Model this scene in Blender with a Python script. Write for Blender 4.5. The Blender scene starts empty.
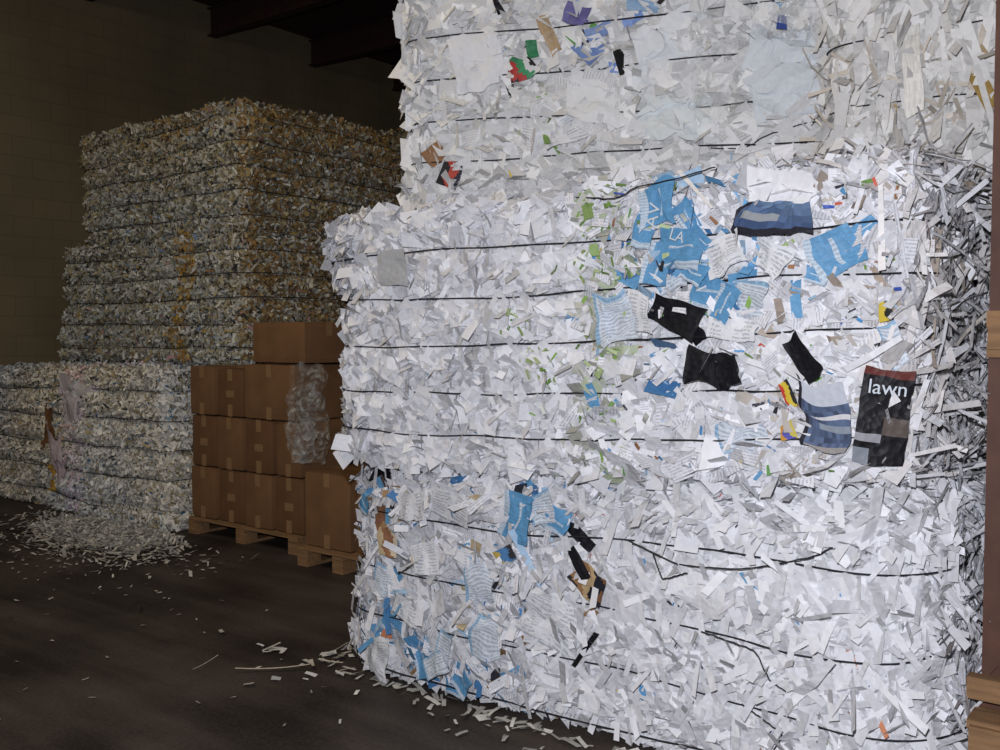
import bpy, math
import numpy as np
rng = np.random.default_rng(11)
scene = bpy.context.scene
try:
    scene.view_settings.view_transform = 'Standard'
except Exception:
    pass

# ------------------------------------------------------------------ materials
def new_mat(name):
    m = bpy.data.materials.new(name); m.use_nodes = True
    nt = m.node_tree; b = nt.nodes['Principled BSDF']
    return m, nt, b
def nd(nt, t, **kw):
    n = nt.nodes.new(t)
    for k, v in kw.items(): setattr(n, k, v)
    return n
def math_n(nt, op, a, b=None):
    n = nt.nodes.new('ShaderNodeMath'); n.operation = op
    for i, x in enumerate((a, b)):
        if x is None: continue
        if isinstance(x, (int, float)): n.inputs[i].default_value = x
        else: nt.links.new(x, n.inputs[i])
    return n.outputs[0]
def mixcol(nt, fac, a, b, bt='MIX'):
    n = nt.nodes.new('ShaderNodeMix'); n.data_type = 'RGBA'; n.blend_type = bt
    for s, x in ((n.inputs[0], fac), (n.inputs[6], a), (n.inputs[7], b)):
        if isinstance(x, (int, float)): s.default_value = x
        elif isinstance(x, tuple): s.default_value = (*x, 1) if len(x) == 3 else x
        else: nt.links.new(x, s)
    return n.outputs[2]

def make_paper():
    m, nt, b = new_mat('shredded_paper')
    at = nd(nt, 'ShaderNodeAttribute', attribute_name='Col')
    uv = nd(nt, 'ShaderNodeUVMap')
    sp = nd(nt, 'ShaderNodeSeparateXYZ'); nt.links.new(uv.outputs[0], sp.inputs[0])
    ln = math_n(nt, 'GREATER_THAN', math_n(nt, 'SINE', math_n(nt, 'MULTIPLY', sp.outputs[1], 2*math.pi/0.0125)), 0.0)
    ns = nd(nt, 'ShaderNodeTexNoise'); ns.inputs['Scale'].default_value = 90
    nt.links.new(uv.outputs[0], ns.inputs['Vector'])
    wd = math_n(nt, 'GREATER_THAN', ns.outputs[0], 0.43)
    f = math_n(nt, 'MULTIPLY', math_n(nt, 'MULTIPLY', ln, wd), at.outputs['Alpha'])
    f = math_n(nt, 'MULTIPLY', f, 0.45)
    c = mixcol(nt, f, at.outputs['Color'], (0.12, 0.13, 0.2))
    nt.links.new(c, b.inputs['Base Color'])
    tc = nd(nt, 'ShaderNodeTexCoord')
    vo = nd(nt, 'ShaderNodeTexVoronoi'); vo.inputs['Scale'].default_value = 38; vo.feature = 'F1'
    nt.links.new(tc.outputs['Object'], vo.inputs['Vector'])
    bp = nd(nt, 'ShaderNodeBump'); bp.inputs['Strength'].default_value = 0.3; bp.inputs['Distance'].default_value = 0.012
    nt.links.new(vo.outputs['Distance'], bp.inputs['Height']); nt.links.new(bp.outputs[0], b.inputs['Normal'])
    b.inputs['Roughness'].default_value = 0.5
    b.inputs['Specular IOR Level'].default_value = 0.22
    return m
PAPER = make_paper()

def make_body(name, c1, c2, scale):
    m, nt, b = new_mat(name)
    tc = nd(nt, 'ShaderNodeTexCoord')
    mp = nd(nt, 'ShaderNodeMapping'); mp.inputs['Scale'].default_value = (1, 1, 1.8)
    nt.links.new(tc.outputs['Object'], mp.inputs[0])
    vo = nd(nt, 'ShaderNodeTexVoronoi'); vo.inputs['Scale'].default_value = scale
    nt.links.new(mp.outputs[0], vo.inputs['Vector'])
    sp = nd(nt, 'ShaderNodeSeparateColor'); nt.links.new(vo.outputs['Color'], sp.inputs[0])
    c = mixcol(nt, sp.outputs[0], c1, c2)
    nt.links.new(c, b.inputs['Base Color'])
    bp = nd(nt, 'ShaderNodeBump'); bp.inputs['Strength'].default_value = 0.7; bp.inputs['Distance'].default_value = 0.02
    nt.links.new(sp.outputs[1], bp.inputs['Height']); nt.links.new(bp.outputs[0], b.inputs['Normal'])
    b.inputs['Roughness'].default_value = 0.8
    return m
BODY_W = make_body('compressed_paper_gap_shade', (0.20, 0.20, 0.21), (0.55, 0.55, 0.58), 28)  # bale core painted grey to put shade in the gaps between shreds
BODY_C = make_body('compressed_confetti', (0.05, 0.042, 0.028), (0.42, 0.37, 0.25), 45)

def simple(name, col, rough=0.6, metal=0.0, var=0.25, scale=12, bump=0.0, stretch=(1, 1, 1)):
    m, nt, b = new_mat(name)
    tc = nd(nt, 'ShaderNodeTexCoord')
    mp = nd(nt, 'ShaderNodeMapping'); mp.inputs['Scale'].default_value = stretch
    nt.links.new(tc.outputs['Object'], mp.inputs[0])
    ns = nd(nt, 'ShaderNodeTexNoise'); ns.inputs['Scale'].default_value = scale; ns.inputs['Detail'].default_value = 6
    nt.links.new(mp.outputs[0], ns.inputs['Vector'])
    lo = tuple(x*(1-var) for x in col); hi = tuple(min(1, x*(1+var)) for x in col)
    rp = nd(nt, 'ShaderNodeValToRGB')
    rp.color_ramp.elements[0].position = 0.3; rp.color_ramp.elements[0].color = (*lo, 1)
    rp.color_ramp.elements[1].position = 0.7; rp.color_ramp.elements[1].color = (*hi, 1)
    nt.links.new(ns.outputs[0], rp.inputs[0]); nt.links.new(rp.outputs[0], b.inputs['Base Color'])
    b.inputs['Roughness'].default_value = rough; b.inputs['Metallic'].default_value = metal
    if bump:
        bp = nd(nt, 'ShaderNodeBump'); bp.inputs['Strength'].default_value = bump; bp.inputs['Distance'].default_value = 0.01
        nt.links.new(ns.outputs[0], bp.inputs['Height']); nt.links.new(bp.outputs[0], b.inputs['Normal'])
    return m
WIRE = simple('baling_wire_steel', (0.010, 0.010, 0.016), 0.7, 0.0)
CARD = simple('corrugated_cardboard', (0.195, 0.098, 0.043), 0.75, var=0.2, scale=3.5)
CARD_D = simple('corrugated_cardboard_dark', (0.155, 0.074, 0.032), 0.75, var=0.2, scale=3.5)
CARD2 = simple('cardboard_edge', (0.07, 0.035, 0.018), 0.8)
TAPE = simple('packing_tape', (0.29, 0.17, 0.085), 0.3, var=0.1)
WOOD = simple('pallet_wood', (0.25, 0.14, 0.065), 0.8, scale=6, stretch=(1, 8, 8), bump=0.3)
RUST = simple('rusty_brown_paint', (0.09, 0.036, 0.022), 0.7, scale=9, bump=0.2)
BEAM = simple('ceiling_beam_steel', (0.040, 0.015, 0.012), 0.8)
INK_W = simple('white_ink', (0.6, 0.66, 0.72), 0.5, var=0.02)

def make_film():
    m, nt, b = new_mat('clear_plastic_film')
    b.inputs['Base Color'].default_value = (0.6, 0.62, 0.62, 1)
    b.inputs['Roughness'].default_value = 0.1
    b.inputs['Specular IOR Level'].default_value = 1.0
    tr = nd(nt, 'ShaderNodeBsdfTransparent')
    tc = nd(nt, 'ShaderNodeTexCoord')
    ns = nd(nt, 'ShaderNodeTexNoise'); ns.inputs['Scale'].default_value = 9; ns.inputs['Detail'].default_value = 5; ns.inputs['Distortion'].default_value = 2.0
    nt.links.new(tc.outputs['Object'], ns.inputs[0])
    rp = nd(nt, 'ShaderNodeValToRGB')
    rp.color_ramp.elements[0].position = 0.48; rp.color_ramp.elements[0].color = (.06, .06, .06, 1)
    rp.color_ramp.elements[1].position = 0.70; rp.color_ramp.elements[1].color = (.5, .5, .5, 1)
    nt.links.new(ns.outputs[0], rp.inputs[0])
    bp = nd(nt, 'ShaderNodeBump'); bp.inputs['Strength'].default_value = 1.0; bp.inputs['Distance'].default_value = 0.03
    nt.links.new(ns.outputs[0], bp.inputs['Height']); nt.links.new(bp.outputs[0], b.inputs['Normal'])
    mx = nd(nt, 'ShaderNodeMixShader'); nt.links.new(rp.outputs[0], mx.inputs[0])
    out = nt.nodes['Material Output']
    nt.links.new(tr.outputs[0], mx.inputs[1]); nt.links.new(b.outputs[0], mx.inputs[2])
    nt.links.new(mx.outputs[0], out.inputs[0])
    return m
FILM = make_film()

def make_wall(name, axis):
    m, nt, b = new_mat(name)
    tc = nd(nt, 'ShaderNodeTexCoord')
    sp = nd(nt, 'ShaderNodeSeparateXYZ'); nt.links.new(tc.outputs['Object'], sp.inputs[0])
    cb = nd(nt, 'ShaderNodeCombineXYZ')
    nt.links.new(sp.outputs[axis], cb.inputs[0]); nt.links.new(sp.outputs[2], cb.inputs[1])
    br = nd(nt, 'ShaderNodeTexBrick')
    br.inputs['Scale'].default_value = 1.0; br.inputs['Brick Width'].default_value = 0.41
    br.inputs['Row Height'].default_value = 0.205; br.inputs['Mortar Size'].default_value = 0.007
    br.inputs['Mortar Smooth'].default_value = 0.7
    br.inputs['Color1'].default_value = (0.215, 0.172, 0.100, 1); br.inputs['Color2'].default_value = (0.203, 0.162, 0.095, 1)
    br.inputs['Mortar'].default_value = (0.165, 0.132, 0.078, 1)
    nt.links.new(cb.outputs[0], br.inputs['Vector'])
    ns = nd(nt, 'ShaderNodeTexNoise'); ns.inputs['Scale'].default_value = 0.9; ns.inputs['Detail'].default_value = 5
    nt.links.new(tc.outputs['Object'], ns.inputs['Vector'])
    rp = nd(nt, 'ShaderNodeValToRGB')
    rp.color_ramp.elements[0].position = 0.3; rp.color_ramp.elements[0].color = (0.72, 0.72, 0.72, 1)
    rp.color_ramp.elements[1].position = 0.7; rp.color_ramp.elements[1].color = (1.05, 1.02, 1, 1)
    nt.links.new(ns.outputs[0], rp.inputs[0])
    c = mixcol(nt, 1.0, br.outputs['Color'], rp.outputs[0], 'MULTIPLY')
    nt.links.new(c, b.inputs['Base Color']); b.inputs['Roughness'].default_value = 0.8
    bp = nd(nt, 'ShaderNodeBump'); bp.inputs['Strength'].default_value = 0.12; bp.inputs['Distance'].default_value = 0.006
    bp.invert = True
    nt.links.new(br.outputs['Fac'], bp.inputs['Height']); nt.links.new(bp.outputs[0], b.inputs['Normal'])
    return m

def make_floor():
    m, nt, b = new_mat('worn_concrete_floor')
    tc = nd(nt, 'ShaderNodeTexCoord')
    n1 = nd(nt, 'ShaderNodeTexNoise'); n1.inputs['Scale'].default_value = 1.2; n1.inputs['Detail'].default_value = 8
    n2 = nd(nt, 'ShaderNodeTexNoise'); n2.inputs['Scale'].default_value = 60; n2.inputs['Detail'].default_value = 4
    mp = nd(nt, 'ShaderNodeMapping'); mp.inputs['Scale'].default_value = (0.4, 3.0, 1)
    nt.links.new(tc.outputs['Object'], mp.inputs[0])
    n3 = nd(nt, 'ShaderNodeTexNoise'); n3.inputs['Scale'].default_value = 2.0; n3.inputs['Detail'].default_value = 6
    nt.links.new(tc.outputs['Object'], n1.inputs[0]); nt.links.new(tc.outputs['Object'], n2.inputs[0]); nt.links.new(mp.outputs[0], n3.inputs[0])
    s = math_n(nt, 'ADD', math_n(nt, 'MULTIPLY', n1.outputs[0], 0.5), math_n(nt, 'ADD', math_n(nt, 'MULTIPLY', n2.outputs[0], 0.2), math_n(nt, 'MULTIPLY', n3.outputs[0], 0.3)))
    rp = nd(nt, 'ShaderNodeValToRGB')
    rp.color_ramp.elements[0].position = 0.40; rp.color_ramp.elements[0].color = (0.020, 0.016, 0.014, 1)
    rp.color_ramp.elements[1].position = 0.62; rp.color_ramp.elements[1].color = (0.088, 0.070, 0.060, 1)
    nt.links.new(s, rp.inputs[0]); nt.links.new(rp.outputs[0], b.inputs['Base Color'])
    b.inputs['Roughness'].default_value = 0.6
    b.inputs['Specular IOR Level'].default_value = 0.3
    bp = nd(nt, 'ShaderNodeBump'); bp.inputs['Strength'].default_value = 0.25; bp.inputs['Distance'].default_value = 0.01
    nt.links.new(n2.outputs[0], bp.inputs['Height']); nt.links.new(bp.outputs[0], b.inputs['Normal'])
    return m

# ------------------------------------------------------------------ mesh accumulation
class Acc:
    def __init__(s): s.V=[]; s.F=[]; s.M=[]; s.C=[]; s.U=[]; s.n=0
    def add(s, V, F, mat=0, col=None, uv=None):
        m=len(F)
        s.V.append(V); s.F.append(F+s.n); s.n+=len(V)
        s.M.append(np.full(m, mat, np.int32))
        s.C.append(np.tile([0.5,0.5,0.5,0.0],(m,1)) if col is None else col)
        s.U.append(np.zeros((m,4,2)) if uv is None else uv)
    def obj(s, name, mats, loc=(0,0,0), rot=0, smooth=False):
        V=np.concatenate(s.V); F=np.concatenate(s.F)
        me=bpy.data.meshes.new(name)
        me.from_pydata(V.tolist(), [], F.tolist())
        for m in mats: me.materials.append(m)
        me.polygons.foreach_set('material_index', np.concatenate(s.M))
        if smooth: me.polygons.foreach_set('use_smooth', np.ones(len(F),bool))
        a=me.attributes.new('Col','FLOAT_COLOR','FACE')
        a.data.foreach_set('color', np.concatenate(s.C).astype(np.float32).ravel())
        u=me.uv_layers.new(name='UVMap')
        u.data.foreach_set('uv', np.concatenate(s.U).astype(np.float32).ravel())
        me.update()
        o=bpy.data.objects.new(name, me); scene.collection.objects.link(o)
        o.location=loc; o.rotation_euler=(0,0,rot)
        return o

def norm(v): return v/np.maximum(np.linalg.norm(v,axis=-1,keepdims=True),1e-9)

class SineNoise:
    def __init__(s, seed, fmin=4, fmax=45, n=18):
        r=np.random.default_rng(seed)
        f=np.exp(r.uniform(math.log(fmin),math.log(fmax),n))
        s.K=norm(r.normal(size=(n,3)))*f[:,None]; s.p=r.uniform(0,6.28,n); s.a=(fmin/f)**0.7
        s.a=s.a/np.sqrt((s.a**2).sum()/2)
    def __call__(s,P): return (np.sin(P@s.K.T+s.p)*s.a).sum(-1)

def shreds(acc, P, N, l, w, tilt, roll, curl, off, ang, col, seg=3, mat=0):
    n=len(P)
    up=np.tile([0.,0.,1.],(n,1))
    t1=np.cross(up,N); bad=np.linalg.norm(t1,axis=1)<0.15
    t1[bad]=[1,0,0]; t1=norm(t1); t2=norm(np.cross(N,t1))
    ca,sa=np.cos(ang)[:,None],np.sin(ang)[:,None]
    a=ca*t1+sa*t2
    ct,st=np.cos(tilt)[:,None],np.sin(tilt)[:,None]
    a2=a*ct+N*st; nb=N*ct-a*st; b=np.cross(nb,a2)
    cr,sr=np.cos(roll)[:,None],np.sin(roll)[:,None]
    b2=b*cr+nb*sr; n2=nb*cr-b*sr
    C=P+N*off[:,None]
    ss=np.linspace(-.5,.5,seg+1)
    w0=w*rng.uniform(.6,1.15,n); w1=w*rng.uniform(.6,1.15,n)
    sh=rng.normal(0,.18,n)
    V=np.zeros((n,seg+1,2,3))
    for k,s in enumerate(ss):
        c=C+a2*(s*l)[:,None]+n2*(curl*l*(4*s*s-.4)*.25)[:,None]
        ww=(w0*(.5-s)+w1*(.5+s))[:,None]*.5
        V[:,k,0]=c-b2*ww-a2*(sh*w)[:,None]*.5; V[:,k,1]=c+b2*ww+a2*(sh*w)[:,None]*.5
    base=(np.arange(n)*(seg+1)*2)[:,None]
    F=[];U=[]
    for k in range(seg):
        F.append(base+np.array([[2*k,2*k+2,2*k+3,2*k+1]]))
        u=np.zeros((n,4,2))
        u[:,0,0]=u[:,3,0]=ss[k]*l; u[:,1,0]=u[:,2,0]=ss[k+1]*l
        u[:,0,1]=u[:,1,1]=-w*.5; u[:,2,1]=u[:,3,1]=w*.5
        u+=P[:,None,:2]*7.0
        U.append(u)
    F=np.stack(F,1).reshape(-1,4); U=np.stack(U,1).reshape(-1,4,2)
    acc.add(V.reshape(-1,3),F,mat,np.repeat(col,seg,axis=0),U)

def tube(acc, P, r, mat, closed=False, k=5):
    n=len(P)
    T=np.roll(P,-1,0)-np.roll(P,1,0)
    if not closed: T[0]=P[1]-P[0]; T[-1]=P[-1]-P[-2]
    T=norm(T); z=np.array([[0,0,1.]])
    a=np.cross(T,z); bad=np.linalg.norm(a,axis=1)<.1; a[bad]=np.cross(T[bad],[[1.,0,0]]); a=norm(a); b=np.cross(a,T)
    th=np.arange(k)*2*math.pi/k
    V=P[:,None]+r*(np.cos(th)[None,:,None]*a[:,None]+np.sin(th)[None,:,None]*b[:,None])
    i=np.arange(n if closed else n-1)[:,None]; j=np.arange(k)[None]
    i2=(i+1)%n; j2=(j+1)%k
    F=np.stack([i*k+j,i*k+j2,i2*k+j2,i2*k+j],-1).reshape(-1,4)
    acc.add(V.reshape(-1,3),F,mat)

def smooth_path(pts, n=40, jit=0.0):
    pts=np.array(pts,float); t=np.linspace(0,len(pts)-1,n)
    out=np.stack([np.interp(t,np.arange(len(pts)),pts[:,i]) for i in range(3)],1)
    for _ in range(4):
        out[1:-1]=(out[:-2]+2*out[1:-1]+out[2:])/4
    return out+rng.normal(0,jit,out.shape)

# ------------------------------------------------------------------ bale generator
class Bale:
    def __init__(s, L, D, H, loc, rot=0, rh=.1, rz=.07, wires=(), bulge=.03, namp=.015, seed=1, warp=None, body=BODY_W, slack=.035, wr=.0028, press=.06):
        s.h=np.array([L/2,D/2,H/2]); s.L,s.D,s.H=L,D,H; s.loc=np.array(loc,float); s.rot=rot
        s.rv=np.array([rh,rh,rz]); s.wz=sorted(wires); s.bulge=bulge; s.namp=namp; s.noise=SineNoise(seed); s.warp=warp
        s.big=SineNoise(seed+50,2,9,8); s.press=press
        s.acc=Acc(); s.body=body
        s.lev=np.array([0]+list(s.wz)+[H])
        s.build_body()
        for z in s.wz: s.wire(z, slack, wr)
    def surf(s,p):
        inner=np.clip(p,-(s.h-s.rv),s.h-s.rv); d=(p-inner)/s.rv
        dn=norm(d); q=inner+dn*s.rv; n=norm(dn/s.rv)
        z=q[:,2]+s.H/2
        i=np.clip(np.searchsorted(s.lev,z)-1,0,len(s.lev)-2)
        t=np.clip((z-s.lev[i])/(s.lev[i+1]-s.lev[i]),0,1)
        B=s.bulge*(np.abs(np.sin(math.pi*t))**.6)
        nh=n.copy(); nh[:,2]=0
        q=q+nh*B[:,None]+nh*(s.noise(q)*s.namp+s.big(q)*s.namp*1.2)[:,None]
        sl=-np.cos(math.pi*t)*s.bulge*3.0/(s.lev[i+1]-s.lev[i])
        n=n.copy(); n[:,2]+= sl*np.linalg.norm(nh,axis=1)*.8; n=norm(n)
        q[:,2]+=s.H/2+n[:,2]*s.noise(q+3)*s.namp*.5
        q[:,2]=np.maximum(q[:,2],0.004)
        if s.warp is not None: q=s.warp(q,s)
        return q,n
    def face_pts(s,f,a,b):
        hx,hy,hz=s.h
        if f=='F': return np.stack([a*hx,np.full_like(a,-hy),b*hz],1)
        if f=='K': return np.stack([-a*hx,np.full_like(a,hy),b*hz],1)
        if f=='L': return np.stack([np.full_like(a,-hx),-a*hy,b*hz],1)
        if f=='R': return np.stack([np.full_like(a,hx),a*hy,b*hz],1)
        if f=='T': return np.stack([a*hx,b*hy,np.full_like(a,hz)],1)
        if f=='D': return np.stack([a*hx,-b*hy,np.full_like(a,-hz)],1)
    def build_body(s):
        for f in 'FKLRTD':
            la={'F':s.L,'K':s.L,'L':s.D,'R':s.D,'T':s.L,'D':s.L}[f]; lb=s.D if f in 'TD' else s.H
            na=max(6,int(la/.035)); nb=max(6,int(lb/.03))
            A,B=np.meshgrid(np.linspace(-1,1,na+1),np.linspace(-1,1,nb+1))
            q,_=s.surf(s.face_pts(f,A.ravel(),B.ravel()))
            i,j=np.meshgrid(np.arange(nb),np.arange(na),indexing='ij')
            v=i*(na+1)+j
            F=np.stack([v,v+1,v+na+2,v+na+1],-1).reshape(-1,4)
            s.acc.add(q,F,1)
    def wire(s,z,slack,wr):
        pts=[]; b=np.array([z/s.H*2-1])
        for f,n in (('F',90),('R',30),('K',20),('L',30)):
            a=np.linspace(-1,1,n,endpoint=False)
            pts.append(s.face_pts(f,a,np.full_like(a,b[0])))
        p=np.concatenate(pts); q,n=s.surf(p)
        n[:,2]=0; n=norm(n)
        q=q+n*slack
        nz=SineNoise(int(z*1000)+7,3,30,8); nz2=SineNoise(int(z*1000)+9,1,3,4)
        q[:,2]+=nz(q)*.004+nz2(q)*.009; q+=n*(nz(q+5)*.006)[:,None]
        for _ in range(2): q=(np.roll(q,1,0)+2*q+np.roll(q,-1,0))/4
        tube(s.acc,q,wr,2,closed=True)
    def layer(s, faces, l, w, tilt=.35, roll=.35, curl=.5, off=(0,.02), ang=None, col=None, mask=None, seg=3):
        for f,n in faces.items():
            a=rng.uniform(-1,1,n); b=rng.uniform(-1,1,n)
            p0=s.face_pts(f,a,b); z0=p0[:,2]+s.H/2
            q,nn=s.surf(p0)
            pr=np.ones(n)
            if f!='T':
                for wz in s.wz: pr=np.minimum(pr,np.clip(np.abs(z0-wz)/s.press,0,1))
            if mask is not None:
                k=mask(q+s.loc if s.rot==0 else q); q=q[k]; nn=nn[k]; pr=pr[k]
            n2=len(q)
            if n2==0: continue
            L=rng.uniform(l[0],l[1],n2); W=rng.uniform(w[0],w[1],n2)
            A=rng.uniform(0,2*math.pi,n2) if ang is None else rng.normal(ang[0],ang[1],n2)
            sq=.15+.85*pr
            T=np.clip(rng.normal(0,tilt,n2),-1.2,1.2)*sq
            O=rng.uniform(off[0],off[1],n2)*sq+np.abs(np.sin(T))*L*.28
            C=col(q+s.loc if s.rot==0 else q,n2,nn)
            lowz=q[:,2]<L*.5
            q=q.copy(); q[lowz,2]=np.maximum(q[lowz,2],L[lowz]*.45)
            shreds(s.acc,q,nn,L*(.45+.55*sq),W,T,np.clip(rng.normal(0,roll,n2),-1.3,1.3)*sq,rng.normal(0,curl,n2)*sq,O,A,C,seg)
    def sheet(s, x, z, w, h, ang, fn, off=.05, crumple=.01, seg=12, yaw=0, mat=0, edge=.06, face='F'):
        q,n=s.surf(s.face_pts(face,np.array([x/s.h[0 if face=='F' else 1]]),np.array([z/s.h[2]-1])))
        N=norm(n*np.array([1,1,.3]))[0]; t1=norm(np.cross([0,0,1.],N)); 
        t1=norm(t1*math.cos(yaw)+N*math.sin(yaw)); t2=np.array([0,0,1.]); N=np.cross(t1,t2)
        ca,sa=math.cos(math.radians(ang)),math.sin(math.radians(ang))
        A=t1*ca+t2*sa; B=-t1*sa+t2*ca
        S,T=np.meshgrid(np.linspace(0,1,seg+1),np.linspace(0,1,seg+1))
        S=S.ravel();T=T.ravel()
        nz=SineNoise(int(abs(x*997+z*331))+3,12,70,10)
        base=np.stack([S*w,T*h,np.full_like(S,x)],1)
        S2=S+edge*nz(base*1.7+1)*.5; T2=T+edge*nz(base*1.7+4)*.5
        P=q[0]+N*off+A*((S2-.5)*w)[:,None]+B*((T2-.5)*h)[:,None]+N*(nz(base)*crumple)[:,None]
        i,j=np.meshgrid(np.arange(seg),np.arange(seg),indexing='ij'); v=i*(seg+1)+j
        F=np.stack([v,v+1,v+seg+2,v+seg+1],-1).reshape(-1,4)
        cs=((j+.5)/seg).ravel(); ct=((i+.5)/seg).ravel()
        uv=np.zeros((len(F),4,2))
        for k in range(4):
            uv[:,k,0]=S[F[:,k]]*w; uv[:,k,1]=T[F[:,k]]*h
        s.acc.add(P,F,mat,fn(cs,ct),uv)
        return q[0]+N*off, A, B, N
    def finish(s,name):
        return s.acc.obj(name,[PAPER,s.body,WIRE,FILM,CARD],s.loc,s.rot)

# ------------------------------------------------------------------ colour functions
def white(n, mu=.73, sd=.075, tint=(.965,.97,1.02)):
    v=np.clip(rng.normal(mu,sd,n),.3,.85)
    c=np.stack([v*tint[0],v*tint[1],v*tint[2],np.zeros(n)],1)
    return np.clip(c,0,.88)
def pal(c,mask,col,sd=.15):
    k=np.where(mask)[0]
    if len(k)==0: return
    j=rng.integers(0,len(col),len(k)); base=np.array(col)[j]
    c[k,:3]=np.clip(base*rng.uniform(1-sd,1+sd,(len(k),1)),0,.9); c[k,3]=0
BLUES=[(.10,.28,.50),(.15,.36,.60),(.07,.20,.42),(.35,.5,.66)]
GREENS=[(.20,.34,.08),(.30,.40,.15),(.42,.50,.28),(.14,.24,.07)]
DARKS=[(.02,.02,.025),(.05,.05,.07),(.10,.09,.09)]
ACC=[(.55,.1,.06),(.6,.42,.06),(.1,.3,.6),(.05,.1,.4),(.3,.15,.08),(.02,.02,.03),(.15,.35,.1)]
def col_b2(P,n,N):
    c=white(n)
    c[:,3]=(rng.random(n)<.22)*(P[:,0]>-2.0)*.8
    x,z=P[:,0],P[:,2]
    r=rng.random(n); pal(c,r<.3*np.exp(-((x+1.86)/.10)**2),[(.4,.4,.36),(.5,.5,.45),(.42,.47,.34)])
    b=np.exp(-((x+1.50)/.20)**2-((z-1.83)/.22)**2)
    r=rng.random(n); pal(c,r<.38*b,BLUES)
    r=rng.random(n); pal(c,(r<.05)&(x>-1.25),[(.5,.46,.42),(.38,.32,.27)])
    r=rng.random(n); pal(c,(r<.004)&(x<-1.9),BLUES)
    k=(x>-.9)&(rng.random(n)<.4); c[k,:3]*=np.array([.97,.93,.88])
    return c
def col_green(P,n,N):
    c=white(n,.5,.1,(1,1,.93)); r=rng.random(n); pal(c,r<.62,GREENS); return c
def col_acc(P,n,N):
    c=white(n); pal(c,np.ones(n,bool),ACC+DARKS+BLUES); return c
def col_b1(P,n,N):
    c=white(n); x,z=P[:,0],P[:,2]
    left=1/(1+np.exp((x+2.15)/.15))
    c[:,3]=(rng.random(n)<.35*left)*.8
    cl=np.exp(-((x+2.6)/.22)**2-((z-.18)/.14)**2)+np.exp(-((x+2.93)/.1)**2-((z-.25)/.14)**2)+.8*np.exp(-((x+2.15)/.12)**2-((z-.82)/.12)**2)
    r=rng.random(n); pal(c,r<.035*left+.22*cl,BLUES)
    r=rng.random(n); pal(c,r<.03*left,[(.3,.18,.09),(.5,.4,.25),(.03,.03,.04)])
    r=rng.random(n); pal(c,r<.30*np.exp(-((x+2.93)/.06)**2-((z-.7)/.2)**2),[(.40,.25,.12),(.06,.05,.05),(.25,.12,.08)])
    r=rng.random(n); pal(c,r<.003,[(.6,.5,.15),(.5,.2,.1),(.1,.3,.55)])
    return c
def col_ticks(P,n,N):
    c=white(n); pal(c,np.ones(n,bool),ACC+DARKS+DARKS); return c
def col_b3(P,n,N):
    c=white(n,.70,.08,(.985,.985,.99)); c[:,3]=(rng.random(n)<.10)*.6
    x,z=P[:,0],P[:,2]
    r=rng.random(n); g=np.exp(-((x+.35)/.2)**2-((z-.28)/.12)**2); pal(c,r<.15*g,GREENS)
    r=rng.random(n); pal(c,r<.004,ACC+BLUES)
    r=rng.random(n); pal(c,r<.12*np.exp(-((x+.05)/.25)**2-((z-.75)/.2)**2),[(.12,.10,.35),(.05,.3,.15),(.02,.02,.02),(.2,.3,.6),(.4,.1,.05)])
    return c
def col_b4(P,n,N):
    c=white(n,.66,.08,(1,.985,.97)); r=rng.random(n); pal(c,r<.01,[(.4,.3,.18),(.5,.4,.28)]); return c
TINT=SineNoise(123,1.2,5,10); TINT2=SineNoise(321,1.2,6,10)
def tintmap(P,c):
    t=TINT(P)[:,None]; u=TINT2(P)[:,None]
    c[:,:3]*=np.clip(1+.10*t,.75,1.25); c[:,:3]*=1+np.clip(u,-1.2,1.2)*np.array([[.05,.0,-.10]])
    return c
def col_conf(P,n,N):
    c=white(n,.62,.15,(1,.96,.82)); r=rng.random(n)
    pal(c,r<.28,[(.47,.38,.20),(.40,.34,.19),(.53,.44,.25),(.25,.20,.12)])
    pal(c,(r>.28)&(r<.38),[(.05,.05,.05),(.08,.07,.06),(.12,.1,.08)])
    pal(c,(r>.40)&(r<.43),[(.50,.33,.08),(.45,.22,.06),(.2,.3,.45),(.5,.28,.27)])
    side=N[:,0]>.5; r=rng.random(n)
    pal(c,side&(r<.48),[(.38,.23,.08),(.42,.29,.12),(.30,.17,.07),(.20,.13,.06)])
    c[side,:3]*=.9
    pz=P[:,2]
    r=rng.random(n); pal(c,(r<.45)&(np.abs(P[:,0]+7.45+.1*np.sin(pz*5))<.13)&(pz>1.2)&(pz<2.5)&(N[:,1]<-.5),[(.58,.36,.08),(.48,.25,.07)])
    r=rng.random(n); pal(c,(r<.25)&(pz>3.3)&(P[:,0]>-7.9),[(.48,.32,.12),(.40,.23,.08)])
    return tintmap(P,c)
def col_low(P,n,N):
    c=white(n,.66,.12,(1,.98,.92)); r=rng.random(n)
    pal(c,r<.12,[(.42,.34,.2),(.33,.28,.18)])
    pal(c,(r>.14)&(r<.20),[(.05,.05,.05),(.1,.1,.12),(.1,.22,.36)])
    x=P[:,0]; r=rng.random(n)
    pal(c,(r<.6)&(np.abs(x+7.85)<.16),[(.7,.5,.54),(.7,.62,.65),(.72,.7,.72)])
    return tintmap(P,c)

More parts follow.
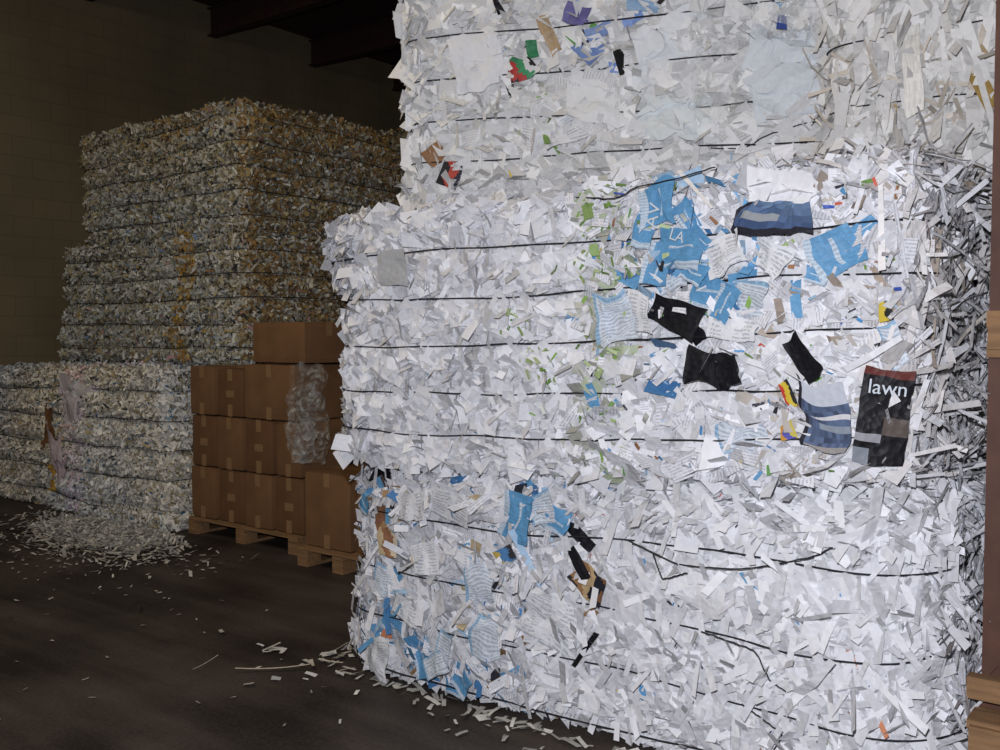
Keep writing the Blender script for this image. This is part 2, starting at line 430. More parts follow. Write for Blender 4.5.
# ------------------------------------------------------------------ printed sheets
def solid(col,pr=0.0,var=.12):
    def f(s,t):
        n=len(s); v=rng.uniform(1-var,1+var,(n,1)); c=np.ones((n,4)); c[:,:3]=np.clip(np.array(col)*v,0,.9); c[:,3]=pr; return c
    return f
def brochure(s,t):
    c=solid((.11,.30,.52),.3,.10)(s,t); k=(t<.2)|((t>.5)&(t<.6)&(s>.2)&(s<.8)); c[k,:3]=(.50,.60,.70); c[k,3]=.8; return c
def brochure_v(s,t): return brochure(t,s)
def pale_text(s,t):
    c=solid((.62,.68,.75),.9,.05)(s,t); k=(s<.08)|(t>.88); c[k,:3]=(.3,.48,.66); return c
def text_page(s,t):
    c=solid((.70,.71,.74),.9,.04)(s,t); k=(s<.1)|(s>.9)|(t>.9)|(np.abs(s-.5)<.05); c[k,3]=0; return c
def mag_white(s,t):
    c=solid((.72,.72,.75),0,.03)(s,t); lim=.48+.06*np.sin(s*5)
    k=t<lim; u=np.clip(t/lim,0,1)
    c[k,:3]=(np.array([[.02,.04,.12]])*(1-u[k,None])+np.array([[.14,.22,.36]])*u[k,None])*rng.uniform(.7,1.3,(k.sum(),1))
    k=(t<.1)|((s<.08)&(t<.5)); c[k,:3]=(.02,.02,.03); k=(t<.22)&(t>.14)&(s>.15)&(s<.6); c[k,:3]=(.3,.32,.35); return c
def mag_photo(s,t):
    c=solid((.08,.11,.19),0,.4)(s,t); k=(t>.74); c[k,:3]=(.5,.53,.6); k=(t>.5)&(t<.56); c[k,:3]=(.6,.6,.64)
    k=(t<.42)&(t>.3)&(s>.3); c[k,:3]=(.24,.28,.34); k=(t<.12); c[k,:3]=(.3,.28,.27); k=(s<.1); c[k,:3]=(.02,.02,.03); return c
def lawn(s,t):
    c=solid((.008,.008,.011),0,.2)(s,t)
    k=(t<.5)&(t>.3)&(s>.5); c[k,:3]=(.10,.08,.07)
    k=(t<.2)&(s<.35); c[k,:3]=(.22,.24,.28); k=(t>.93); c[k,:3]=(.12,.03,.025)
    k=(t>.28)&(t<.34)&(s<.5); c[k,:3]=(.30,.30,.33)
    return c
def mixed(*cols):
    P=np.array(cols)
    def f(s,t):
        c=solid((.5,.5,.5))(s,t); q=np.clip(s*.7+t*.3+.12*np.sin(t*6),0,.999)
        i=(q*len(P)).astype(int); c[:,:3]=P[i]; return c
    return f
BLK=solid((.008,.008,.011),0,.3)

def label(parent_obj, txt, frame, size, dx, dy, mat=INK_W, name='printed_letters', lift=.014, rot=0):
    from mathutils import Matrix
    C,A,B,N=frame
    cu=bpy.data.curves.new(name,'FONT'); cu.body=txt; cu.size=size; cu.extrude=.0004; cu.align_x='CENTER'
    cu.materials.append(mat)
    o=bpy.data.objects.new(name,cu); scene.collection.objects.link(o)
    N2=np.cross(A,B)
    p=C+A*dx+B*dy+N2*lift
    c,s=math.cos(rot),math.sin(rot); A,B=A*c+B*s,-A*s+B*c
    M=Matrix(((A[0],B[0],N2[0],p[0]),(A[1],B[1],N2[1],p[1]),(A[2],B[2],N2[2],p[2]),(0,0,0,1)))
    o.parent=parent_obj; o.matrix_local=M
    return o

# ================================================================== MAIN STACK
def warp1(q,s):
    t=np.clip(q[:,0]/s.L+.5,0,1); q=q.copy(); q[:,2]*=1+.13*t*(q[:,2]/s.H)**2; return q
U0,U1=-3.20,-.74; V0,V1=3.11,4.28
b1=Bale(U1-U0,V1-V0,.93,((U0+U1)/2,(V0+V1)/2,0),rh=.22,rz=.10,wires=(.09,.29,.51,.75),bulge=.045,namp=.014,seed=3,warp=warp1,slack=.078,wr=.0032,press=.075)
b1.layer({'F':5400,'L':1800,'R':2200,'T':900},(.09,.20),(.04,.10),.14,.2,.6,(0,.018),col=col_b1)
b1.layer({'F':4200,'L':800,'R':2600},(.12,.30),(.018,.040),.22,.34,.5,(.004,.026),ang=(1.45,.85),col=col_b1,mask=lambda P:(P[:,0]>-2.3)|(rng.random(len(P))<.4))
b1.layer({'F':1700},(.010,.020),(.004,.007),.15,.2,0,(.026,.040),ang=(1.3,.5),col=col_ticks,mask=lambda P:(P[:,0]>-2.0),seg=1)
b1.layer({'R':600,'F':300},(.14,.28),(.018,.04),.4,.5,.5,(.015,.05),ang=(1.57,.45),col=col_b1,mask=lambda P:P[:,0]>-.98)
cx1=(U0+U1)/2
for (u,z,w,h,a,fn) in [(-2.965,.885,.18,.11,-32,BLK),(-2.95,.13,.17,.2,-3,text_page),(-2.90,.27,.12,.10,-25,brochure),(-2.67,.14,.12,.10,20,brochure_v),
        (-2.56,.25,.08,.14,-10,pale_text),(-2.20,.80,.14,.18,-8,brochure_v),(-2.10,.84,.11,.13,15,pale_text),(-2.03,.80,.12,.10,-20,brochure),(-1.97,.75,.14,.045,-35,BLK),(-1.94,.66,.12,.04,-50,BLK),(-1.90,.60,.16,.12,-35,mixed((.03,.03,.03),(.3,.17,.08),(.5,.36,.2),(.02,.02,.03),(.2,.1,.05))),
        (-2.05,.44,.28,.2,-18,text_page),(-1.90,.35,.02,.18,-35,BLK),(-2.91,.64,.10,.13,5,mixed((.5,.4,.25),(.28,.14,.08),(.6,.52,.4))),(-2.99,.72,.06,.11,0,solid((.25,.12,.06))),
        (-2.4,.54,.14,.2,8,pale_text),(-2.35,.33,.13,.17,-12,pale_text),(-3.04,.78,.09,.07,-20,brochure),(-2.52,.82,.2,.12,-15,text_page),(-2.68,.6,.12,.14,15,text_page),
        (-2.6,.42,.1,.1,30,solid((.66,.67,.7))),(-2.78,.36,.16,.1,-20,text_page),(-2.25,.66,.1,.06,20,mixed((.6,.45,.1),(.1,.25,.5),(.05,.05,.06))),(-2.25,.1,.14,.08,-20,text_page),(-2.48,.12,.1,.1,-30,brochure),
        (-2.75,.80,.16,.12,12,text_page),(-2.95,.46,.12,.14,-20,pale_text),(-2.2,.93,.10,.05,-10,mixed((.5,.3,.1),(.1,.25,.5),(.6,.6,.6))),(-2.60,.17,.12,.09,30,pale_text),(-2.55,.05,.1,.07,0,brochure),(-2.82,.22,.08,.12,10,pale_text),
        (-1.75,.52,.16,.12,10,solid((.7,.7,.73),0,.03)),(-1.45,.62,.18,.12,-15,solid((.72,.72,.74),0,.03))]:
    b1.sheet(u-cx1,z,w,h,a,fn,off=.062,crumple=.010,yaw=rng.uniform(-.12,.12),edge=.12)
for pts in ([(.25,.0,.80),(.45,-.03,.74),(.7,-.05,.76),(.95,-.02,.84),(1.1,.1,.93)],[(.35,0,.76),(.4,-.04,.68),(.5,-.05,.72)],[(.55,-.03,.52),(.75,-.06,.50),(.8,-.04,.40),(.9,-.03,.36)],[(.7,-.03,.30),(.85,-.06,.24),(.8,-.05,.14)]):
    P=np.array(pts); P[:,1]=-(V1-V0)/2-.075+P[:,1]*.5; P[:,0]=np.minimum(P[:,0],1.06)
    tube(b1.acc,smooth_path(P,40,.001),.0027,2)
b1.finish('paper_bale')

# ---- bale 2
def warp2(q,s):
    t=np.clip(q[:,0]/s.L+.5,0,1); q=q.copy()
    q[:,2]+=.13*t*t*(1-q[:,2]/s.H)
    k=1/(1+np.exp(-(q[:,2]-.86)/.03)); lf=np.clip((-q[:,0]-(s.L/2-.5))/.5,0,1)
    q[:,0]-=.17*k*lf**1.5
    return q
U0b,U1b=-3.22,-.80
z2=.96
b2=Bale(U1b-U0b,V1-V0,2.10-z2,((U0b+U1b)/2,(V0+V1)/2,z2),rh=.16,rz=.08,wires=(.17,.36,.55,.75,.93),bulge=.05,namp=.013,seed=9,warp=warp2,slack=.076,wr=.0032,press=.07)
isL=lambda P:P[:,0]<-1.95
b2.layer({'F':5600,'L':2200,'R':1600,'T':900},(.08,.20),(.04,.11),.14,.22,.8,(0,.018),col=col_b2)
b2.layer({'F':2400,'L':1200},(.06,.17),(.02,.055),.24,.38,.8,(.004,.024),ang=(1.45,.6),col=col_b2,mask=isL)
b2.layer({'F':3400,'R':1500},(.05,.15),(.012,.04),.26,.38,.5,(.004,.026),col=col_b2,mask=lambda P:~isL(P))
# green leaflet fragments: one vertical seam and a second diagonal one
def green_zone(P):
    x,z=P[:,0],P[:,2]
    g=.9*np.exp(-((x+1.86)/.08)**2)*(z>1.08)+.8*np.exp(-((x+2.13+.35*(z-1.42))/.08)**2-((z-1.42)/.22)**2)+.22*np.exp(-((x+1.65)/.2)**2-((z-1.95)/.3)**2)+.06*(x>-1.9)
    return rng.random(len(P))<g
b2.layer({'F':4200},(.018,.050),(.008,.020),.25,.35,.3,(.034,.058),col=col_green,mask=green_zone,seg=2)
b2.layer({'F':520},(.015,.045),(.006,.016),.25,.35,.3,(.034,.055),col=col_acc,mask=lambda P:P[:,0]>-1.95,seg=2)
b2.layer({'R':1500,'F':420},(.12,.28),(.012,.028),.36,.5,.5,(.015,.055),ang=(1.2,.6),col=col_b2,mask=lambda P:P[:,0]>-.98)
b2.layer({'L':900,'F':700},(.05,.12),(.010,.03),.6,.5,.5,(.01,.04),col=col_b2,mask=lambda P:(P[:,0]<-3.1)&(P[:,2]>1.8))
b2.layer({'F':1000,'T':500},(.12,.25),(.008,.018),.3,.5,.4,(.01,.04),ang=(2.7,.4),col=lambda P,n,N:white(n,.62,.1,(1,.95,.92)),mask=lambda P:(P[:,0]>-1.5)&(P[:,2]>2.03))
cx2=(U0b+U1b)/2; frames={}
for key,(u,z,w,h,a,fn) in enumerate([(-1.60,2.0,.15,.16,8,brochure_v),(-1.52,1.84,.17,.15,-3,brochure),(-1.42,1.68,.15,.12,-15,brochure),(-1.79,1.587,.16,.2,8,pale_text),
        (-1.61,1.78,.10,.13,-12,brochure_v),(-.995,1.785,.15,.13,28,brochure_v),(-1.255,1.635,.12,.12,-5,pale_text),(-1.30,1.124,.16,.17,12,pale_text),(-1.88,1.285,.05,.12,15,brochure),
        (-1.16,1.975,.27,.21,-8,mag_white),(-1.53,1.586,.20,.11,-25,BLK),(-1.395,1.394,.18,.12,-15,BLK),(-1.07,1.42,.07,.15,38,BLK),(-1.005,1.20,.15,.23,-2,mag_photo),
        (-.865,1.20,.15,.30,-6,lawn),(-1.12,1.29,.04,.09,30,mixed((.5,.05,.04),(.6,.45,.05),(.02,.02,.02))),(-1.12,1.155,.05,.06,10,mixed((.6,.3,.05),(.1,.1,.4),(.6,.5,.1))),
        (-.866,1.566,.04,.06,0,mixed((.6,.45,.05),(.02,.02,.02))),(-2.83,1.83,.13,.15,2,solid((.42,.43,.45),0,.03)),(-1.35,1.80,.15,.12,20,text_page),(-1.2,1.78,.12,.1,-30,text_page),
        (-1.68,1.60,.1,.16,5,text_page),(-1.33,1.54,.18,.1,-10,text_page),(-1.9,2.0,.04,.06,20,solid((.2,.30,.1))),(-1.60,2.08,.09,.06,-20,solid((.05,.09,.05))),
        (-.84,1.45,.06,.14,20,pale_text),(-.84,1.04,.14,.05,-10,text_page),(-1.86,1.85,.03,.05,10,solid((.26,.38,.14))),(-1.84,1.38,.03,.04,-30,solid((.35,.45,.22))),
        (-1.50,1.95,.07,.12,30,brochure_v),(-1.47,1.75,.10,.07,-25,brochure),(-1.30,1.70,.10,.07,10,brochure),(-.92,1.86,.11,.06,35,brochure),
        (-1.66,1.93,.08,.12,-15,brochure),(-1.36,1.62,.08,.14,-30,brochure_v),(-1.45,1.87,.09,.06,-40,brochure),(-1.04,1.70,.10,.06,-15,brochure),(-1.56,1.72,.12,.05,15,pale_text),
        (-1.48,1.52,.08,.06,-60,BLK),(-1.31,1.37,.06,.08,20,BLK)]):
    flat = fn in (lawn,)
    frames[key]=b2.sheet(u-cx2,z-z2,w,h,a,fn,off=.074 if fn in (lawn,mag_photo) or key==18 else .066,crumple=.003 if flat else .010,yaw=rng.uniform(-.15,.15),edge=.03 if flat else .15)
P=np.array([(.05,0,1.16),(.25,-.04,1.13),(.32,-.03,1.17),(.5,-.05,1.18),(.62,-.02,1.21)]); P[:,1]=-(V1-V0)/2-.06+P[:,1]; P[:,2]-=.05
tube(b2.acc,smooth_path(P,30,.001),.0027,2)
o2=b2.finish('paper_bale')
label(o2,'lawn',frames[14],.064,0,.07,lift=.01)
label(o2,'AV',frames[0],.07,.01,-.04,lift=.02,rot=1.2); label(o2,'LA',frames[1],.055,0,.025,lift=.02,rot=-.3)

# ---- bale 3 (top, skewed)
z3=2.125
b3=Bale(1.84,1.0,1.25,(-2.285,4.035,z3),rot=math.radians(20.7),rh=.08,rz=.07,wires=(.19,.37,.56,.75,.93,1.1),bulge=.036,namp=.014,seed=21,slack=.076,wr=.0032,press=.07)
b3.layer({'F':4400,'L':1400,'R':900,'T':600},(.10,.24),(.05,.14),.13,.2,.8,(0,.02),col=col_b3)
b3.layer({'F':1500,'L':900,'R':900},(.07,.20),(.02,.06),.25,.38,.8,(.004,.028),ang=(1.5,.8),col=col_b3)
b3.layer({'L':500,'F':350},(.06,.13),(.02,.05),.6,.5,.5,(.01,.04),col=col_b3,mask=lambda P:P[:,0]<-.82)
b3.layer({'F':700},(.018,.05),(.008,.02),.25,.35,.3,(.036,.058),col=col_green,mask=lambda P:rng.random(len(P))<np.exp(-((P[:,0]+.35)/.16)**2-((P[:,2]-.32)/.14)**2),seg=2)
for (x,z,w,h,a,fn,m) in [(.55,2.71,.13,.13,30,mixed((.02,.02,.02),(.4,.05,.05),(.05,.26,.12),(.6,.6,.6),(.02,.02,.02)),0),
        (.68,2.83,.05,.2,25,solid((.40,.29,.18)),0),(.80,2.91,.10,.08,-20,solid((.12,.11,.28)),0),(.60,2.78,.05,.07,10,solid((.03,.18,.08)),0),
        (.92,2.84,.12,.05,20,solid((.2,.28,.5)),0),(1.1,2.92,.13,.05,-10,solid((.25,.38,.55)),0),(.14,2.36,.09,.1,40,solid((.25,.13,.06)),0),(.2,2.26,.09,.12,-20,mixed((.02,.02,.02),(.4,.06,.04),(.03,.03,.05)),0),
        (.45,3.0,.03,.14,20,BLK,0),(.35,2.75,.2,.22,10,solid((.7,.7,.72),0,.03),0),(.9,2.55,.26,.2,-10,solid((.7,.71,.73),0,.03),0),(1.2,2.72,.3,.28,5,solid((.68,.7,.73),0,.03),0),
        (1.4,2.98,.14,.03,-40,BLK,0),(1.25,2.45,.3,.2,-5,solid((.66,.70,.72),0,.03),0),(1.5,2.7,.34,.5,3,solid((.62,.68,.76),0,.03),3),(1.65,2.62,.34,.42,-6,solid((.62,.68,.76)),3),(1.68,2.58,.26,.35,8,solid((.60,.64,.68),0,.02),0),
        (.6,2.4,.2,.12,-8,solid((.7,.7,.72)),0),(1.0,2.38,.02,.5,2,solid((.5,.62,.52)),3),(.75,2.42,.18,.13,20,text_page,0),(.12,2.3,.16,.14,0,solid((.7,.7,.7)),0)]:
    b3.sheet((x-.96)*.96,z-z3,w,h,a,fn,off=.058,crumple=.016,mat=m,yaw=rng.uniform(-.15,.15),edge=.15)
P=np.array([(.35,0,.2),(.55,-.03,.17),(.62,-.02,.22),(.8,-.03,.27),(.9,0,.26)]); P[:,1]=-.57+P[:,1]
tube(b3.acc,smooth_path(P,30,.001),.0027,2)
b3.finish('paper_bale')

# ---- bale 4 (top right)
b4=Bale(.78,1.1,1.2,(-.80,4.30,2.14),rot=0,rh=.1,rz=.06,wires=(.25,.5,.75,1.0),bulge=.03,namp=.02,seed=31,slack=.06,wr=.003)
b4.layer({'F':2400,'R':1500,'L':500},(.09,.20),(.04,.10),.2,.3,.6,(0,.03),col=col_b4)
b4.layer({'F':800,'R':1000},(.14,.34),(.018,.05),.25,.4,.4,(.01,.05),ang=(1.57,.22),col=col_b4)
b4.layer({'F':300},(.1,.22),(.01,.02),.5,.5,.5,(.02,.06),col=lambda P,n,N:white(n,.52,.1,(1,.9,.78)),mask=lambda P:P[:,2]<2.55)
for (x,z,w,h,a,fn) in [(.10,.3,.05,.28,25,solid((.3,.2,.06))),(.2,.22,.05,.2,40,solid((.35,.26,.14))),(-.1,.35,.06,.3,5,solid((.7,.68,.64)))]:
    b4.sheet(x,z,w,h,a,fn,off=.07)
b4.finish('paper_bale')

# ---- row behind the main stack
for k,(z0,H) in enumerate([(0,1.0),(1.02,1.08)]):
    b=Bale(2.35,1.1,H,(-1.95,4.99,z0),rh=.1,wires=(.2,.42,.64,.86),seed=40+k)
    b.layer({'R':3500,'L':500,'K':600,'T':300},(.06,.16),(.03,.08),.3,.4,.5,(0,.03),col=col_b4)
    b.layer({'R':1000},(.12,.28),(.014,.035),.5,.5,.5,(.02,.06),ang=(1.57,.5),col=col_b4)
    b.finish('paper_bale')

# ================================================================== LEFT STACKS
def conf_bale(u0,u1,v0,v1,z0,z1,seed,col,nF=15000,nR=9000,nT=2500,nL=2000):
    H=z1-z0; ws=[H*f for f in (.12,.31,.5,.69,.88)]
    b=Bale(u1-u0,v1-v0,H,((u0+u1)/2,(v0+v1)/2,z0),rh=.09,rz=.05,wires=ws,bulge=.030,namp=.022,seed=seed,body=BODY_C,slack=.036,wr=.0036)
    b.layer({'F':nF,'R':nR,'T':nT,'L':nL},(.025,.08),(.012,.032),.4,.45,.4,(.0,.03),col=col,seg=2)
    return b
b=conf_bale(-8.33,-6.56,4.30,5.40,0,1.24,61,col_low,13000,5000,5000)
for (x,z,w,h,a,fn) in [(-.78,.75,.14,.55,2,solid((.22,.11,.05))),(-.74,.33,.12,.3,-5,solid((.6,.36,.07))),(-.45,.95,.3,.35,-8,solid((.62,.56,.60),0,.04)),(-.6,.5,.16,.4,5,solid((.60,.5,.55),0,.04)),(-.2,1.05,.4,.2,-4,solid((.60,.58,.61),0,.04)),(-.85,.9,.08,.3,-10,solid((.3,.17,.08)))]:
    b.sheet(x,z,w,h,a,fn,off=.045,crumple=.02,edge=.28)
b.finish('paper_bale')
b=conf_bale(-9.72,-8.42,4.35,5.40,0,1.22,62,col_low,8000,1500,2000); b.finish('paper_bale')
b=conf_bale(-9.65,-6.63,5.50,7.1,0,1.26,63,col_conf,1500,5000,800); b.finish('paper_bale')
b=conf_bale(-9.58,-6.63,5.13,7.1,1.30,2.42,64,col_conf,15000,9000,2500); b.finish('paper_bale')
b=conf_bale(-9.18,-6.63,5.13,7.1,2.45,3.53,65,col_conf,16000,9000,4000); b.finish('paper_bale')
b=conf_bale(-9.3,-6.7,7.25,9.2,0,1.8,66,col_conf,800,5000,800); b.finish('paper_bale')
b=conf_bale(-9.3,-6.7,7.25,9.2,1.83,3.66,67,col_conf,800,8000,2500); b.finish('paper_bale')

# ================================================================== boxes
def box_verts(c,s):
    c=np.array(c);s=np.array(s)/2
    V=np.array([[x,y,z] for x in(-1,1) for y in(-1,1) for z in(-1,1)],float)*s+c
    F=np.array([[0,1,3,2],[4,6,7,5],[0,4,5,1],[2,3,7,6],[0,2,6,4],[1,5,7,3]])
    return V,F
cn=[0]
def carton(u0,u1,v0,v1,z0,z1,rot=0,name='cardboard_box',orient=0):
    a=Acc(); L,D,H=u1-u0,v1-v0,z1-z0; g=.010; L-=g*2; D-=g*2; H-=.007
    h=np.array([L/2,D/2,H/2]); r=.012
    for f in range(6):
        n=8; A,B=np.meshgrid(np.linspace(-1,1,n+1),np.linspace(-1,1,n+1)); A=A.ravel();B=B.ravel()
        ax=f//2; sg=1 if f%2 else -1
        p=np.zeros((len(A),3)); o=[i for i in range(3) if i!=ax]
        p[:,ax]=sg*h[ax]; p[:,o[0]]=A*h[o[0]]; p[:,o[1]]=B*h[o[1]]
        inner=np.clip(p,-(h-r),h-r); q=inner+norm(p-inner)*r
        if ax!=2: q[:,ax]+=sg*.003*(1-A**2)*(1-B**2)
        i,j=np.meshgrid(np.arange(n),np.arange(n),indexing='ij'); v=i*(n+1)+j
        F=np.stack([v,v+1,v+n+2,v+n+1],-1).reshape(-1,4)
        a.add(q,F,0)
    def bx(c,s,m): V,F=box_verts(c,s); a.add(V,F,m)
    tw=.055
    bx((0,0,h[2]+.001),(L*.98,tw,.002),2)
    for sx in (-1,1): bx((sx*(h[0]+.003),0,h[2]-.05),(.002,tw,.1),2)
    if orient:
        for sy in (-1,1):
            bx((0,sy*(h[1]+.003),h[2]-.045),(tw,.002,.09),2); bx((0,sy*(h[1]+.003),-h[2]+.045),(tw,.002,.09),2)
    if orient==2: bx((0,-h[1]-.003,-h[2]*.05),(L*.30,.001,H*.14),2)
    bx((0,0,h[2]+.0005),(L*.99,.004,.001),1)
    cn[0]+=1
    return a.obj(name,[CARD if (cn[0]*7)%5<3 else CARD_D,CARD2,TAPE],((u0+u1)/2,(v0+v1)/2,(z0+z1)/2-.001),rot)
def pallet(u0,u1,v0,v1,name='wooden_pallet'):
    a=Acc(); L,D=u1-u0,v1-v0
    def bx(c,s): V,F=box_verts(c,s); a.add(V,F,0)
    for k in range(7): bx((0,-D/2+.05+k*(D-.1)/6,.121),(L,.095,.02))
    for k in (-1,0,1):
        bx((k*(L/2-.05),0,.098),(.1,D,.02))
        for j in (-1,0,1): bx((k*(L/2-.05),j*(D/2-.06),.055),(.1,.12,.07))
        bx((k*(L/2-.05),0,.011),(.1,D,.02))
    return a.obj(name,[WOOD],((u0+u1)/2,(v0+v1)/2,0))
pallet(-6.42,-5.14,4.40,5.5)
cols=[-6.43,-6.10,-5.77,-5.44,-5.11]
for i in range(4):
    for j,(v0,v1) in enumerate([(4.42,4.94),(4.95,5.47)]):
        for k,(z0,z1) in enumerate([(.134,.535),(.535,.935),(.935,1.315)]):
            if k==2 and i>=2: continue
            if i==3 and k==1 and j==0:
                carton(cols[i],cols[i+1]-.03,v0+.03,v1,z0,z1,rot=-.03,orient=1); continue
            carton(cols[i],cols[i+1],v0+(.014 if (i+k)%2 else 0),v1,z0,z1-(.015 if (i*3+k)%4==1 and k==2 else 0),orient=1 if (i+k)%2==0 else 2)
carton(-5.77,-5.20,4.43,4.94,.935,1.34,rot=.02,orient=1)
carton(-5.74,-5.16,4.97,5.46,.935,1.33,orient=2)
carton(-5.76,-5.16,4.50,4.98,1.345,1.65,orient=0)
carton(-5.70,-5.16,5.01,5.42,1.335,1.62,orient=1)
pallet(-4.93,-4.15,4.22,5.1)
carton(-4.92,-4.46,4.26,4.8,.134,.64,orient=1)
carton(-4.44,-4.16,4.28,4.8,.134,.55,orient=0)

# clear stretch film hanging off the corner of the cartons
def film():
    a=Acc(); n,m=30,44
    S,T=np.meshgrid(np.linspace(0,1,n+1),np.linspace(0,1,m+1)); S=S.ravel();T=T.ravel()
    for sd,(w0,top,yy) in enumerate([(.42,1.36,4.33),(.30,1.22,4.30)]):
        nz=SineNoise(77+sd,8,70,18); base=np.stack([S*.6,S*0+.3+sd,T*1.0],1)
        w=w0*(.5+.5*np.sin(T*2.6+.3))+.03*nz(base*.6)
        x=-4.98+sd*.04+(S-.45)*w+.018*nz(base+2); y=yy+.03*np.sin(S*9)+.02*nz(base); z=.68+T*(top-.68)+.012*nz(base+5)
        y=np.minimum(y,4.385)
        i,j=np.meshgrid(np.arange(m),np.arange(n),indexing='ij'); v=i*(n+1)+j
        a.add(np.stack([x,y,z],1),np.stack([v,v+1,v+n+2,v+n+1],-1).reshape(-1,4),0)
    return a.obj('plastic_stretch_wrap',[FILM])
film()

# ================================================================== rack at right edge
a=Acc()
for c,s,m in [((-.545,3.36,1.5),(.09,.09,3.0),0),((.75,3.36,1.5),(.09,.09,3.0),0),((.10,3.30,1.50),(1.38,.035,.04),1),((.10,3.29,1.60),(1.38,.035,.05),1),
              ((-.555,3.29,1.55),(.06,.05,.09),1),((.08,3.27,.44),(1.40,.05,.07),1),((-.53,3.20,.30),(.12,.14,.12),1),((.08,3.22,.36),(1.36,.14,.025),1),((-.53,3.2,.12),(.12,.12,.24),1)]:
    V,F=box_verts(c,s); a.add(V,F,m)
a.obj('storage_rack_frame',[RUST,WOOD])

# ================================================================== floor litter
a=Acc()
def litter(n,u,v,su,sv,l,w,col,tilt=.25):
    P=np.stack([rng.normal(u,su,n),rng.normal(v,sv,n),np.full(n,.012)],1)
    k=~((P[:,0]>-3.25)&(P[:,1]>3.03))&~((P[:,0]<-6.45)&(P[:,1]>4.25))&~((P[:,0]<-4.1)&(P[:,1]>4.15)&(P[:,0]>-6.45))
    P=P[k]; n=len(P); N=np.tile([0,0,1.],(n,1))
    L=rng.uniform(*l,n); T=np.abs(rng.normal(0,tilt,n)); P[:,2]=.006+np.sin(T)*L*.5+.2*L*.25
    shreds(a,P,N,L,rng.uniform(*w,n),T,rng.normal(0,.2,n),rng.normal(0,.3,n)*.5,np.zeros(n),rng.uniform(0,6.28,n),col(P,n,N),2)
lw=lambda P,n,N:white(n,.5,.15,(1,.98,.92))
litter(1400,-6.95,4.08,.48,.13,(.02,.07),(.01,.03),lw,.5)
litter(1300,-6.75,3.85,.48,.18,(.02,.09),(.01,.03),lw)
litter(450,-6.6,3.62,.5,.2,(.015,.06),(.008,.02),lw)
litter(110,-6.2,3.4,.6,.25,(.015,.05),(.008,.02),lw)
litter(30,-5.5,3.0,1.2,.6,(.012,.035),(.006,.015),lw)
litter(90,-2.3,3.0,.75,.03,(.03,.10),(.012,.03),lw,.15)
litter(45,-2.2,2.90,.8,.08,(.02,.06),(.01,.02),lw,.12)
litter(30,-3.36,3.3,.04,.25,(.04,.08),(.02,.04),lw,.2)
litter(25,-4.0,2.6,.8,.6,(.015,.04),(.006,.015),lw,.1)
for c,L,ang,w in [((-3.45,2.80),.34,.75,.014),((-3.35,2.95),.10,-.6,.016),((-3.75,2.65),.2,1.9,.005),((-3.30,3.02),.14,.2,.02)]:
    shreds(a,np.array([[c[0],c[1],.02]]),np.array([[0,0,1.]]),np.array([L]),np.array([w]),np.array([.02]),np.array([.1]),np.array([.12]),np.array([0.]),np.array([ang]),np.array([[.6,.54,.46,0]]),6)
a.obj('scattered_paper_scraps',[PAPER])
a=Acc(); n=40; S,T=np.meshgrid(np.linspace(-1,1,n+1),np.linspace(-1,1,n+1)); S=S.ravel();T=T.ravel()
nz=SineNoise(5,4,40,12); P=np.stack([-6.95+S*.70,3.98+T*.24,0*S],1)
P[:,2]=np.maximum(.001,(1-S**2)*(1-T**2)*(.07+.03*nz(P)))
i,j=np.meshgrid(np.arange(n),np.arange(n),indexing='ij'); v=i*(n+1)+j
a.add(P,np.stack([v,v+1,v+n+2,v+n+1],-1).reshape(-1,4),1)
nk=3000
k=rng.integers(0,len(P),nk); Q=P[k]+np.c_[rng.normal(0,.02,nk),rng.normal(0,.01,nk),np.full(nk,.012)]
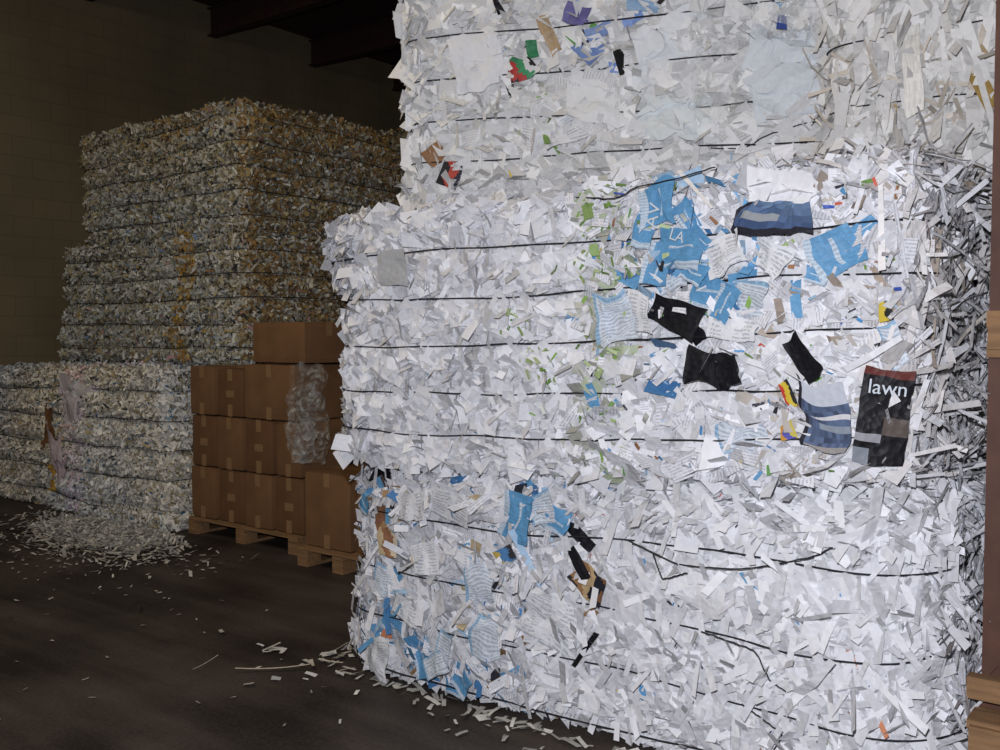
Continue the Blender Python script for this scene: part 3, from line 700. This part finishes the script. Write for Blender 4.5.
shreds(a,Q,np.tile([0,0,1.],(nk,1)),rng.uniform(.02,.07,nk),rng.uniform(.01,.03,nk),rng.normal(0,.35,nk),rng.normal(0,.4,nk),rng.normal(0,.4,nk),np.full(nk,.004),rng.uniform(0,6.28,nk),lw(Q,nk,None),2)
a.obj('confetti_heap',[PAPER,BODY_C])

# ================================================================== room
def slab(name,c,s,mat):
    a=Acc(); V,F=box_verts((0,0,0),s); a.add(V,F,0); return a.obj(name,[mat],c)
slab('floor',(-2,6,-.1),(16.2,24,.2),make_floor())
slab('wall_left',(-10.0,6,2.77),(.2,24,5.54),make_wall('painted_block_wall',1))
slab('wall_back',(-2,18.1,2.77),(16.2,.2,5.54),make_wall('painted_block_wall_back',0))
slab('ceiling',(-2,6,5.64),(16.2,24,.2),BEAM)
a=Acc()
for v in np.arange(-4,18,1.6):
    for c,s in [((-2,v,5.50),(15.8,.12,.02)),((-2,v,5.34),(15.8,.02,.32)),((-2,v,5.18),(15.8,.12,.02))]:
        V,F=box_verts(c,s); a.add(V,F,0)
a.obj('ceiling_joists',[BEAM])

# ================================================================== lights
def light(name,kind,loc,e,col,**kw):
    d=bpy.data.lights.new(name,kind); d.energy=e; d.color=col
    for k,v in kw.items(): setattr(d,k,v)
    o=bpy.data.objects.new(name,d); scene.collection.objects.link(o); o.location=loc; return o
light('camera_flash','POINT',(-.08,-.06,1.80),430,(.93,.94,1.0),shadow_soft_size=.03)
o=light('added_warm_fill','AREA',(-4.5,1.0,5.1),95,(1,.85,.62),shape='RECTANGLE',size=3,size_y=3)  # added warm fill that lifts the left stacks, no real fixture
o.rotation_euler=(math.radians(25),0,math.radians(40))
w=bpy.data.worlds.new('dim_warehouse'); scene.world=w; w.use_nodes=True
w.node_tree.nodes['Background'].inputs[0].default_value=(.75,.72,.7,1); w.node_tree.nodes['Background'].inputs[1].default_value=.03

# ================================================================== camera
cd=bpy.data.cameras.new('camera'); cd.lens=34.2; cd.sensor_width=36; cd.clip_end=100
cam=bpy.data.objects.new('camera',cd); scene.collection.objects.link(cam)
cam.location=(0,0,1.55); cam.rotation_euler=(math.radians(90-2.41),0,math.radians(37.3))
scene.camera=cam
